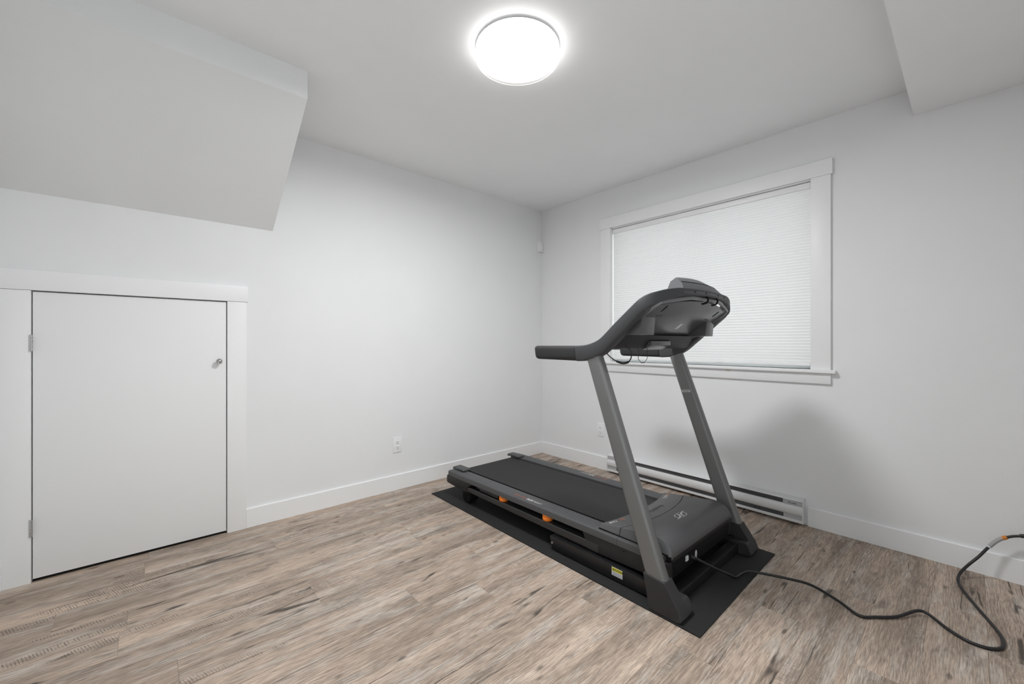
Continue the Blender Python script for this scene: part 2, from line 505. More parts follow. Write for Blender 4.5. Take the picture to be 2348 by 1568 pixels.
# ------------------------------------------------------------------ low door
d1 = thing('door_1', 'low white flush access door with casing and chrome knob', 'door', (-3.02, 0, 0), kind='structure')
slab = box('door_slab', -3.3945, -2.6515, -0.008, 0.030, 0.014, 1.3475, 'door', d1, bevel=0.0015)
boxes('door_jamb', [(-3.398, -3.3965, 0.028, 0.09, 0, 1.352), (-2.6495, -2.648, 0.028, 0.09, 0, 1.352), (-3.398, -2.648, 0.028, 0.09, 1.3505, 1.352)], 'dark_gap', d1)
box('door_casing', -3.4985, -3.3985, -0.018, 0.0, 0.0, 1.352, 'trim', d1, bevel=0.0012)
box('door_casing', -2.6475, -2.553, -0.018, 0.0, 0.0, 1.352, 'trim', d1, bevel=0.0012)
box('door_head_casing', -3.4985, -2.546, -0.022, 0.0, 1.353, 1.446, 'trim', d1, bevel=0.0012)
for z0, z1 in ((1.070, 1.147), (0.214, 0.294)):
    hg = box('hinge', -3.4045, -3.3965, -0.0205, -0.0175, z0, z1, 'steel', d1, bevel=0.0006)
    for k in range(5):
        a = z0 + (z1 - z0) * k / 5; b = z0 + (z1 - z0) * (k + 1) / 5
        cyl('hinge_knuckle', (-3.3960, -0.0215, (a + b) / 2), 'z', 0.0038, (b - a) - 0.0012, 'chrome', hg, n=14, bevel=0.0004)
kn = lathe('door_knob', (-2.688, -0.008, 1.003), '-y', [(0.010, 0.0), (0.010, 0.002), (0.006, 0.004), (0.0055, 0.012), (0.010, 0.016), (0.0150, 0.021), (0.0160, 0.026), (0.0150, 0.030), (0.0105, 0.0335), (0.0085, 0.0325), (0.0050, 0.0345), (0.0, 0.0352)], 'chrome', d1)

d2 = thing('fill_door', 'unseen glazed white door added behind the camera for fill daylight', 'door', ((GX0 + GX1) / 2, YB, 0), kind='structure')  # made-up door, put here so sky light fills the room from behind
boxes('fill_door_frame', [(GX0, GX0 + 0.05, YB - 0.10, YB - 0.03, 0, GZ), (GX1 - 0.05, GX1, YB - 0.10, YB - 0.03, 0, GZ), (GX0 + 0.05, GX1 - 0.05, YB - 0.10, YB - 0.03, GZ - 0.05, GZ), (GX0 + 0.05, GX1 - 0.05, YB - 0.10, YB - 0.03, 0, 0.05)], 'trim', d2)
box('fill_door_glass', GX0 + 0.05, GX1 - 0.05, YB - 0.07, YB - 0.065, 0.05, GZ - 0.05, 'glass', d2)
box('door_casing', GX0 - 0.09, GX0, YB, YB + 0.018, 0, GZ, 'trim', d2, bevel=0.0012)
box('door_casing', GX1, GX1 + 0.09, YB, YB + 0.018, 0, GZ, 'trim', d2, bevel=0.0012)
box('door_head_casing', GX0 - 0.10, GX1 + 0.10, YB, YB + 0.022, GZ, GZ + 0.09, 'trim', d2, bevel=0.0012)

# ------------------------------------------------------------------ window
w1 = thing('window_1', 'white-trimmed window with its shade drawn, behind the treadmill', 'window', (0, -1.546, WZ0), kind='structure')
box('window_casing', -0.018, 0.0, WY0 - 0.096, WY0 + 0.0005, WZ0, 2.098, 'trim', w1, bevel=0.0012)
box('window_casing', -0.018, 0.0, WY1 - 0.0005, WY1 + 0.097, WZ0, 2.098, 'trim', w1, bevel=0.0012)
box('window_head_casing', -0.022, 0.0, WY0 - 0.104, WY1 + 0.108, 2.0985, 2.190, 'trim', w1, bevel=0.0012)
box('window_sill', -0.036, 0.075, WY0 - 0.120, WY1 + 0.118, WZ0 - 0.019, WZ0, 'trim', w1, bevel=0.002)
box('window_apron', -0.016, 0.0, WY0 - 0.096, WY1 + 0.097, 0.866, WZ0 - 0.0195, 'trim_stain', w1, bevel=0.0012)
boxes('window_jamb', [(0.0, 0.075, WY0, WY0 + 0.006, WZ0, WZ1), (0.0, 0.075, WY1 - 0.006, WY1, WZ0, WZ1), (0.0, 0.075, WY0, WY1, WZ1 - 0.006, WZ1)], 'trim', w1)
fr = boxes('window_frame', [(0.075, 0.115, WY0, WY0 + 0.05, WZ0, WZ1), (0.075, 0.115, WY1 - 0.05, WY1, WZ0, WZ1), (0.075, 0.115, WY0 + 0.05, WY1 - 0.05, WZ0, WZ0 + 0.05),
                            (0.075, 0.115, WY0 + 0.05, WY1 - 0.05, WZ1 - 0.05, WZ1), (0.078, 0.112, -1.566, -1.526, WZ0 + 0.05, WZ1 - 0.05)], 'plastic_white', w1)
box('window_pane', 0.092, 0.096, WY0 + 0.05, -1.566, WZ0 + 0.05, WZ1 - 0.05, 'glass', w1)
box('window_pane', 0.092, 0.096, -1.526, WY1 - 0.05, WZ0 + 0.05, WZ1 - 0.05, 'glass', w1)

# cellular shade
sh = thing('cellular_shade', 'white pleated cellular shade pulled down inside the window', 'window shade', (0.03, -1.546, 2.085))
sy0, sy1 = WY0 + 0.009, WY1 - 0.011
box('headrail', 0.006, 0.044, sy0 - 0.001, sy1 + 0.001, 2.050, 2.086, 'plastic_white', sh, bevel=0.003)
zt, zb = 2.050, 0.986
NP = 57
V, F = [], []
for i in range(2 * NP + 1):
    z = zt + (zb - zt) * i / (2 * NP)
    x = 0.0180 if i % 2 == 0 else 0.0150
    V += [(x, sy0, z), (x, sy1, z)]
    if i:
        F.append((2 * i - 2, 2 * i - 1, 2 * i + 1, 2 * i))
build('pleated_fabric', V, F, 'shade', sh, smooth=0)
br = box('bottom_rail', 0.009, 0.027, sy0, sy1, 0.968, 0.986, 'plastic_white', sh, bevel=0.003)
for yy in (-1.00, -1.72):
    prism('pull_tab', [(yy - 0.025, 0.975), (yy + 0.025, 0.975), (yy + 0.018, 0.984), (yy - 0.018, 0.984)], 'x', 0.004, 0.010, 'plastic_white', sh, bevel=0.001)

# ------------------------------------------------------------------ ceiling lamp
LX, LY, LR = -1.7552, -1.5447, 0.1869
cl = thing('ceiling_light', 'round white flush-mount LED ceiling light, lit', 'ceiling light', (LX, LY, H))
lathe('mount', (LX, LY, H), '-z', [(0.0, 0.0), (0.150, 0.0), (0.150, 0.0110), (0.0, 0.0110)], 'plastic_white', cl, n=48)
def ringface(name, prof, mat, n=48):
    secs = [[Vector((LX + r * math.cos(2 * math.pi * k / n), LY + r * math.sin(2 * math.pi * k / n), z)) for k in range(n)] for r, z in prof]
    return loft(name, secs, mat, cl, smooth=40, cap=False)
ringface('diffuser_skirt', [(LR - 0.001, 2.4290), (LR, 2.4280), (LR, 2.3850), (LR - 0.0016, 2.3850)], 'lamp_skirt')
ringface('diffuser_back', [(0.150, 2.4290), (LR - 0.001, 2.4290)], 'plastic_white')
n = 48
build('diffuser', [(LX + (LR - 0.0016) * math.cos(2 * math.pi * k / n), LY - (LR - 0.0016) * math.sin(2 * math.pi * k / n), 2.3965) for k in range(n)], [tuple(range(n))], 'lamp', cl)
ringface('trim_ring', [(LR - 0.0017, 2.3851), (LR - 0.0017, 2.3966)], 'nickel')
sc = cyl('locking_screw', (LX + 0.085, LY + 0.105, 2.3945), 'z', 0.004, 0.004, 'plastic_white', cl, n=16)

# ------------------------------------------------------------------ outlets and sensor
def outlet(wall, p, label):
    o = thing('wall_outlet', label, 'outlet', p, group='white duplex wall outlets')
    cx, cy, cz = p
    def bx(nm, u0, u1, z0, z1, d0, d1, mat, par, bevel=0.0):
        if wall == 'door':
            return box(nm, cx + u0, cx + u1, -d1, -d0, cz + z0, cz + z1, mat, par, bevel)
        return box(nm, -d1, -d0, cy - u1, cy - u0, cz + z0, cz + z1, mat, par, bevel)
    bx('cover_plate', -0.035, 0.035, -0.057, 0.057, 0.0, 0.0055, 'plastic_white', o, 0.002)
    for s in (1, -1):
        r = bx('receptacle', -0.0165, 0.0165, s * 0.0195 - 0.014, s * 0.0195 + 0.014, 0.004, 0.0075, 'plastic_white', o, 0.002)
        bx('blade_slot', -0.0078, -0.0052, s * 0.0195 - 0.0005, s * 0.0195 + 0.008, 0.007, 0.0079, 'slot', r)
        bx('blade_slot', 0.0052, 0.0078, s * 0.0195 + 0.001, s * 0.0195 + 0.0075, 0.007, 0.0079, 'slot', r)
        c = (cx, -0.0075, cz + s * 0.0195 - 0.0065) if wall == 'door' else (-0.0075, cy, cz + s * 0.0195 - 0.0065)
        cyl('ground_slot', c, 'y' if wall == 'door' else 'x', 0.0026, 0.0010, 'slot', r, n=12)
    return o
outlet('door', (-1.577, 0, 0.337), 'white duplex outlet on the wall between the low door and the corner')
outlet('window', (0, -0.722, 0.341), 'white duplex outlet below the window, beside the treadmill upright')
outlet('window', (0, -3.235, 0.345), 'white duplex outlet that the black cord climbs to at the far right')

sn = thing('wall_sensor', 'small white rectangular sensor mounted high in the room corner', 'sensor', (-0.038, 0, 2.022))
box('sensor_body', -0.070, -0.003, -0.020, 0.0, 2.022, 2.130, 'plastic_white', sn, bevel=0.004)
for zz in (2.032, 2.119):
    cyl('screw', (-0.036, -0.0203, zz), 'y', 0.0028, 0.001, 'steel', sn, n=12)

# ------------------------------------------------------------------ baseboard heater
ht = thing('baseboard_heater', 'long white electric baseboard heater under the window', 'heater', (-0.03, -1.535, 0.0))
hy0, hy1 = -2.232, -0.832
box('back_plate', -0.008, 0.0, hy0 + 0.002, hy1 - 0.002, 0.016, 0.156, 'heater', ht)
prism('top_cover', [(-0.001, 0.158), (-0.055, 0.153), (-0.059, 0.149), (-0.057, 0.147), (-0.050, 0.1495), (-0.001, 0.153)], 'y', hy0 + 0.003, hy1 - 0.003, 'heater', ht)
prism('front_panel', [(-0.050, 0.119), (-0.058, 0.117), (-0.064, 0.108), (-0.066, 0.092), (-0.064, 0.074), (-0.057, 0.061), (-0.050, 0.058), (-0.048, 0.061), (-0.058, 0.076), (-0.060, 0.092), (-0.058, 0.106), (-0.049, 0.115)], 'y', hy0 + 0.003, hy1 - 0.003, 'heater', ht, smooth=40)
prism('bottom_lip', [(-0.008, 0.020), (-0.058, 0.018), (-0.060, 0.022), (-0.059, 0.036), (-0.056, 0.036), (-0.055, 0.024), (-0.008, 0.026)], 'y', hy0 + 0.003, hy1 - 0.003, 'heater', ht)
box('heating_element', -0.046, -0.009, hy0 + 0.10, hy1 - 0.10, 0.030, 0.145, 'heater_dark', ht)
for (a, b) in ((hy0, hy0 + 0.003), (hy1 - 0.003, hy1)):
    prism('end_cap', [(0.0, 0.016), (-0.060, 0.016), (-0.063, 0.030), (-0.067, 0.092), (-0.063, 0.120), (-0.060, 0.150), (-0.052, 0.157), (0.0, 0.160)], 'y', a, b, 'heater', ht)
lp = box('junction_cover', -0.056, -0.044, hy0 + 0.003, hy0 + 0.105, 0.1195, 0.1475, 'heater_plate', ht)
box('junction_cover', -0.056, -0.044, hy1 - 0.085, hy1 - 0.003, 0.1195, 0.1475, 'heater_plate', ht)
box('wiring_cover', -0.052, -0.040, hy0 + 0.003, hy0 + 0.103, 0.026, 0.060, 'heater_plate', ht)
box('wiring_cover', -0.052, -0.040, hy1 - 0.085, hy1 - 0.003, 0.026, 0.060, 'heater_plate', ht)
text('maker_name', 'ouellet', 0.011, 'ink_dark', lp, (-0.0563, -2.184, 0.1305), (0, -1, 0), (0, 0, 1), bold=0.0002)
secs = []
for k in range(25):
    a = 2 * math.pi * k / 24
    secs.append([(-0.0566, -2.160 + r * math.cos(a), 0.1315 + r * math.sin(a)) for r in (0.0042, 0.0062)])
loft('maker_ring', secs, 'ink_dark', lp, smooth=0, cap=False, closed=False)
for yy in (-1.992, -1.972):
    cyl('panel_screw', (-0.047, yy, 0.046), 'x', 0.003, 0.003, 'black', ht, n=12)

# ================================================================== FLOOR MAT
MZ = 0.006
mt = prism('exercise_mat', [(-1.455, -2.229), (-0.548, -2.222), (-0.545, -0.262), (-1.436, -0.262)], 'z', 0.0, MZ, 'mat', None, bevel=0.0015)
tag(mt, 'black rubber exercise mat lying under the treadmill', 'mat')

# ================================================================== TREADMILL
XC = -1.017
tm = thing('treadmill', 'black and grey folding treadmill with console, facing the right', 'treadmill', (XC, -1.27, MZ))
def A(a):
    return XC + a

# --- base frame
for s in (-1, 1):
    lo, hi = (A(-0.372), A(-0.330)) if s < 0 else (A(0.330), A(0.372))
    rl = prism('base_rail', [(-1.400, 0.078), (-2.06, 0.076), (-2.06, 0.014), (-1.432, 0.014), (-1.412, 0.026)], 'x', lo, hi, 'black_metal', tm, bevel=0.003)
    for yy in (-1.50, -2.02):
        cyl('rail_pad', (A(s * 0.351), yy, 0.0107), 'z', 0.016, 0.0085, 'black', rl, n=16)
    bo = cyl('pivot_bolt', (lo - 0.002 if s < 0 else hi + 0.002, -1.420, 0.046), 'x', 0.006, 0.005, 'steel', rl, n=12, bevel=0.001)
    if s < 0:
        x = lo
        st = box('caution_label', x - 0.0005, x, -1.8505, -1.793, 0.0335, 0.0735 - 0.002, 'sticker', rl)
        box('label_header', x - 0.0009, x - 0.0004, -1.8490, -1.7945, 0.0535, 0.0700, 'sticker_yellow', st)
        text('label_word', 'CAUTION', 0.0115, 'ink_dark', st, (x - 0.0011, -1.8255, 0.0617), (0, -1, 0), (0, 0, 1), extrude=0.0002, bold=0.0002)
        prism('label_triangle', [(-1.7975, 0.0570), (-1.8055, 0.0570), (-1.8015, 0.0670)], 'x', x - 0.0012, x - 0.0006, 'ink_dark', st)
        for i in range(4):
            box('label_print', x - 0.0008, x - 0.0004, -1.847 + 0.004 * (i == 3), -1.7965, 0.0365 + 0.0040 * i, 0.0388 + 0.0040 * i, 'sticker_grey', st)
cb = box('cross_bar', A(-0.395), A(0.395), -2.092, -2.046, 0.010, 0.057, 'black_metal', tm, bevel=0.0022)
box('cross_bar', A(-0.33), A(0.33), -1.50, -1.46, 0.020, 0.055, 'black_metal', tm, bevel=0.003)

# --- deck: tilted slightly up towards the motor
def dz(y):
    return 0.187 + (0.200 - 0.187) * (-0.39 - y) / (1.81 - 0.39)
for s in (-1, 1):
    def sx(a): return A(s * a)
    # foot rail
    secs = []
    for y in (-0.383, -0.45, -0.8, -1.2, -1.6, -1.806):
        z = dz(y)
        secs.append([(sx(0.254), y, z - 0.018), (sx(0.254), y, z - 0.002), (sx(0.258), y, z), (sx(0.342), y, z), (sx(0.349), y, z - 0.004), (sx(0.351), y, z - 0.012), (sx(0.351), y, z - 0.034), (sx(0.330), y, z - 0.036)])
    fr_ = loft('foot_rail', secs, 'rail', tm, smooth=35)
    # front piece of the rail beside the hood
    secs = []
    for y in (-1.8072, -1.90, -1.99, -2.03):
        z = dz(y) - (0.0 if y > -1.95 else 0.004)
        secs.append([(sx(0.30), y, z - 0.018), (sx(0.30), y, z), (sx(0.342), y, z), (sx(0.349), y, z - 0.004), (sx(0.351), y, z - 0.012), (sx(0.351), y, z - 0.034), (sx(0.330), y, z - 0.036)])
    loft('rail_end', secs, 'rail', tm, smooth=35)
    # tread dots on the rail
    V, F = [], []
    for i in range(34):
        for jx in range(4):
            y = -1.18 - i * 0.0145
            a = 0.268 + jx * 0.018 + (0.009 if i % 2 else 0.0)
            if y > -1.30 or y < -1.66: continue
            z = dz(y); b = len(V)
            V += [(sx(a - 0.0035), y, z), (sx(a), y - 0.0045, z), (sx(a + 0.0035), y, z), (sx(a), y + 0.0045, z), (sx(a), y, z + 0.0012)]
            F += [(b, b + 1, b + 4), (b + 1, b + 2, b + 4), (b + 2, b + 3, b + 4), (b + 3, b, b + 4)]
    dots = build('grip_dots', V, F, 'dark_plastic', fr_)
    dots['kind'] = 'stuff'
    # rear end cap below the rail
    pr = [(-0.378, 0.157), (-0.365, 0.150), (-0.362, 0.104), (-0.385, 0.098), (-0.575, 0.086), (-0.602, 0.088), (-0.612, 0.110), (-0.632, 0.132), (-0.655, 0.146), (-0.680, 0.1535)]
    prism('rear_cap', pr, 'x', sx(0.352), sx(0.262), 'dark_plastic', tm, bevel=0.004)
    # roller guard over the belt corner
    secs = []
    for a in (0.232, 0.240, 0.288, 0.300):
        e = 0.003 if a in (0.232, 0.300) else 0.0
        secs.append([(sx(a), -0.364 - e, 0.184), (sx(a), -0.362 - e, 0.196 - e), (sx(a), -0.372, 0.2035 - e), (sx(a), -0.480, 0.2045 - e), (sx(a), -0.497 + e, 0.2005 - e), (sx(a), -0.498 + e, 0.194), (sx(a), -0.440, 0.193)])
    loft('roller_guard', secs, 'rail', tm, smooth=35)
    # transport wheel
    wx = sx(0.300) - 0.038
    wh = lathe('wheel', (wx, -0.585, 0.056), 'x', [(0.012, 0.0), (0.040, 0.0), (0.047, 0.004), (0.0495, 0.012), (0.0495, 0.064), (0.047, 0.072), (0.040, 0.076), (0.012, 0.076)], 'black', tm, n=32)
    lathe('wheel_hub', (wx - 0.002, -0.585, 0.056), 'x', [(0.0, 0.0), (0.013, 0.0), (0.013, 0.080), (0.0, 0.080)], 'black', wh, n=20)
    # side frame tube under the deck
    secs = []
    for y in (-0.55, -0.62, -1.63, -1.70):
        zb_, zt_ = (0.094, 0.126) if y > -1 else (0.088, 0.127)
        secs.append([(sx(0.349), y, zb_ + 0.003), (sx(0.349), y, zt_ - 0.003), (sx(0.346), y, zt_), (sx(0.314), y, zt_), (sx(0.314), y, zb_), (sx(0.346), y, zb_)])
    loft('frame_tube', secs, 'frame_metal', tm, smooth=30)
    # deck supports and orange cushions
    box('deck_bracket', sx(0.318), sx(0.347), -0.935, -0.748, 0.136, dz(-0.86) - 0.035, 'dark_plastic', tm, bevel=0.002)
    for y in (-0.966, -1.340):
        lathe('orange_cushion', (sx(0.323), y, 0.1275), 'z', [(0.022, 0.0), (0.026, 0.0008), (0.0290, 0.005), (0.0290, 0.020), (0.0270, 0.022), (0.0290, 0.024), (0.0290, 0.034), (0.0, 0.0345)], 'orange', tm, n=28)
    # side shroud by the motor
    prism('side_shroud', [(-1.603, 0.1620), (-1.640, 0.084), (-2.052, 0.096), (-2.052, 0.172), (-1.806, 0.1640)], 'x', sx(0.348), sx(0.300), 'dark_plastic', tm, bevel=0.002)
    cyl('shroud_screw', (sx(0.3485), -1.842, 0.150), 'x', 0.004, 0.002, 'black', tm, n=12)

# belt with its roller and deck board
secs = []
for y in (-0.62, -1.2, -1.78):
    z = dz(y) - 0.006
    secs.append([(A(-0.240), y, z - 0.004), (A(-0.240), y, z), (A(0.240), y, z), (A(0.240), y, z - 0.004)])
pts = []
prof_b = []
for k in range(13):
    t = math.pi * k / 12
    prof_b.append((-0.425 + 0.036 * math.sin(t), dz(-0.425) - 0.006 - 0.029 + 0.029 * math.cos(t)))
prof_b = [(-1.80, dz(-1.80) - 0.006)] + prof_b + [(-1.80, dz(-1.80) - 0.064)]
prism('running_belt', prof_b, 'x', A(-0.230), A(0.230), 'belt', tm, smooth=30)
box('deck_board', A(-0.30), A(0.30), -1.75, -0.52, 0.142, 0.165, 'black', tm)

# --- motor hood
def hood_z(y):
    P = [(-1.60, 0.211), (-1.69, 0.219), (-1.80, 0.236), (-1.90, 0.247), (-1.965, 0.2545), (-1.990, 0.2560), (-2.012, 0.2535), (-2.032, 0.245), (-2.048, 0.231), (-2.058, 0.214), (-2.061, 0.203)]
    if y >= P[0][0]: return P[0][1]
    for (a, b), (c, d) in zip(P[:-1], P[1:]):
        if c <= y <= a:
            return b + (d - b) * (a - y) / (a - c)
    return P[-1][1]
def hood_row(yfun, halfw=0.312, foot=0.328, zfoot=0.199, n=24, lift=0.0):
    r = []
    us = [-1 + 2 * i / n for i in range(n + 1)]
    y = yfun(-1.0); r.append((A(-foot), y, min(zfoot, hood_z(y))))
    y = yfun(-1.0); r.append((A(-halfw - 0.004), y, hood_z(y) - 0.004 + lift))
    for u in us:
        y = yfun(u); r.append((A(halfw * u), y, hood_z(y) + lift))
    y = yfun(1.0); r.append((A(halfw + 0.004), y, hood_z(y) - 0.004 + lift))
    r.append((A(foot), y, min(zfoot, hood_z(y))))
    return r
rear = lambda u: -1.738 + 0.050 * abs(u) ** 2.2
gap = lambda u: -1.864 + 0.062 * abs(u) ** 2.2
def rows_between(f0, f1, ks):
    return [hood_row((lambda u, k=k: f0(u) + (f1(u) - f0(u)) * k)) for k in ks]
def hood_shell(name, rows, mat):
    # closed shell: add a lowered copy of first and last rows so the edges have depth
    first = [(p[0], p[1] + 0.0, min(p[2], 0.196)) for p in rows[0]]
    last = [(p[0], p[1], min(p[2] - 0.012, p[2])) for p in rows[-1]]
    return loft(name, [first] + rows + [last], mat, tm, smooth=40, closed=False, cap=False)
tr = hood_shell('hood_collar', rows_between(rear, gap, [0.0, 0.06, 0.3, 0.6, 0.95, 1.0]), 'hood')
g2 = lambda u: gap(u) - 0.0035
fronts = [-1.915, -1.94, -1.965, -1.990, -2.001, -2.012, -2.022, -2.032, -2.040, -2.048, -2.053, -2.058, -2.061]
rows = [hood_row(g2)] + [hood_row(lambda u, k=k: g2(u) + (-1.915 - g2(u)) * k) for k in (0.1, 0.5)] + [hood_row(lambda u, y=y: y) for y in fronts]
hd = hood_shell('motor_hood', rows, 'hood')
box('hood_underlay', A(-0.305), A(0.305), -1.87, -1.80, 0.170, 0.205, 'black', tm)
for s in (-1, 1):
    box('hood_shade_strip', A(s * 0.3255), A(s * 0.3315), -2.045, -1.690, 0.1985, 0.2040, 'black', tm)  # black strip drawn in as the shadow gap under collar and hood
box('front_fascia', A(-0.316), A(0.316), -2.060, -2.03, 0.172, 0.2035, 'dark_plastic', tm, bevel=0.003)
mb = prism('motor_pan', [(-1.66, 0.165), (-2.055, 0.172), (-2.056, 0.140), (-2.035, 0.075), (-1.70, 0.062), (-1.62, 0.090)], 'x', A(-0.302), A(0.302), 'black', tm, bevel=0.004)
# socket, switch and seal on the front
box('power_inlet', A(-0.162), A(-0.118), -2.0595, -2.050, 0.122, 0.160, 'black', tm, bevel=0.001)
box('power_switch', A(-0.190), A(-0.168), -2.0605, -2.050, 0.133, 0.155, 'sticker', tm, bevel=0.001)
secs = []
for r in (0.0, 1.0):
    secs.append([(A(-0.092) + 0.011 * max(r, 0.01) * math.cos(2 * math.pi * k / 24), -2.0585 - 0.0008, 0.132 + 0.021 * max(r, 0.01) * math.sin(2 * math.pi * k / 24)) for k in range(24)])
seal = loft('oval_seal', secs, 'sticker', tm, smooth=0, cap=False)
secs2 = [[(p[0] * 0.45 + A(-0.092) * 0.55, p[1] - 0.0006, p[2] * 0.45 + 0.132 * 0.55) for p in s] for s in secs]
loft('seal_mark', secs2, 'sticker_grey', seal, smooth=0, cap=False)

# emblem on the hood: ring of two arcs crossed by two mirrored strokes
def emb(a, y):
    return Vector((A(a), y, hood_z(y) + 0.0007))
def stroke(name, pts, wfun, parent):
    path = catmull([(p[0], p[1], 0) for p in pts], 6)
    secs = []
    for i, p in enumerate(path):
        t = (path[min(i + 1, len(path) - 1)] - path[max(i - 1, 0)]).normalized()
        nrm = Vector((-t.y, t.x, 0))
        wv = wfun(i / (len(path) - 1))
        a = p + nrm * wv; b = p - nrm * wv
        secs.append([emb(a.x, a.y), emb(b.x, b.y)])
    return loft(name, secs, 'emblem', parent, smooth=0, cap=False, closed=False)
EC = (-0.0145, -1.9415)
s1 = [(0.0486, -1.9253), (0.0294, -1.9268), (0.0097, -1.9315), (-0.0023, -1.939), (-0.0115, -1.9486), (-0.015, -1.9572), (-0.0163, -1.9667)]
rg = [(0.0229, -1.9312), (0.0271, -1.937), (0.0258, -1.946), (0.0182, -1.9553), (0.009, -1.961), (-0.0067, -1.9646)]
th = [(-0.0094, -1.9186), (0.005, -1.9192), (0.0152, -1.9233)]
for sgn in (1, -1):
    loc = lambda pts: [(sgn * (x - EC[0]), EC[1] + sgn * (y - EC[1])) for x, y in pts]
    stroke('emblem_stroke', loc(s1), lambda t: 0.0012 + 0.0038 * math.sin(math.pi * min(0.05 + t * 0.85, 1.0)), hd)
    stroke('emblem_arc', loc(rg), lambda t: 0.0016 + 0.0008 * math.sin(math.pi * t), hd)
    stroke('emblem_arc', loc(th), lambda t: 0.0012, hd)

# lettering on the collar and rails (read by someone standing on the belt)
def collar_pt(a, v):
    y = rear(a / 0.312) * (1 - v) + gap(a / 0.312) * v
    return (A(a), y, hood_z(y) + 0.0008)
sl = Vector((0, -0.11, 0.0165)).normalized()
def collar_text(nm, body, a, v, size, mat, **kw):
    u = a / 0.312
    dydx = 0.050 * 2.2 * abs(u) ** 1.2 * (1 if u > 0 else -1) / 0.312
    xd = Vector((-1, -dydx * 0.8, 0.0)).normalized()
    nrm = xd.cross(sl).normalized()
    yd = nrm.cross(xd)
    return text(nm, body, size, mat, tr, collar_pt(a, v), xd, yd, **kw)
collar_text('model_letter', 'T', 0.279, 0.22, 0.028, 'ink_orange', bold=0.0005)
collar_text('model_number', '6.5 S', 0.236, 0.22, 0.028, 'ink_white')
collar_text('power_number', '2.6', -0.214, 0.22, 0.027, 'ink_orange', bold=0.0008)
collar_text('power_unit', 'CHP', -0.268, 0.22, 0.027, 'ink_white', bold=0.0005)
collar_text('embossed_name', 'NordicTrack', 0.0, 0.48, 0.034, 'emboss')
for s in (-1, 1):
    z = dz(-1.0) + 0.0006
    xd = (0, s, 0); yd = (-s, 0, 0)
    zz = lambda y: dz(y) + 0.0008
    prt = [o for o in tm.children if o.name.startswith('foot_rail')][0 if s < 0 else 1]
    if s < 0:
        ys, yf, yt = -1.108, -1.192, -1.254
    else:
        ys, yf, yt = -1.236, -1.152, -1.090
    slope = (0.200 - 0.187) / (1.81 - 0.39)
    xdv = (0, s, -s * slope)
    text('rail_word', 'FLEX', 0.024, 'ink_white', prt, (A(s * 0.318), yf, zz(yf)), xdv, yd, bold=0.0009, shear=0.2)
    text('rail_word', 'SELECT', 0.0185, 'ink_white', prt, (A(s * 0.318), yt - s * 0.0, zz(yt)), xdv, yd, shear=0.2)
    # thin red swoosh ahead of the word
    L = 0.098
    out = [(-L / 2, 0.006), (-L / 2 + 0.006, 0.011), (0.0, 0.004), (L / 2, 0.010), (L / 2 - 0.004, -0.008), (0.0, -0.002), (-L / 2 + 0.003, -0.008), (-L / 2, 0.006)]
    secs = []
    for k, (u, v) in enumerate(out):
        secs.append([Vector((A(s * 0.318) - s * v * f, ys + s * u * (1 - 0.02 * (1 - f)), zz(ys + s * u))) for f in (1.0, 0.62)])
    loft('rail_swoosh', secs, 'ink_red', prt, smooth=0, cap=False, closed=False)

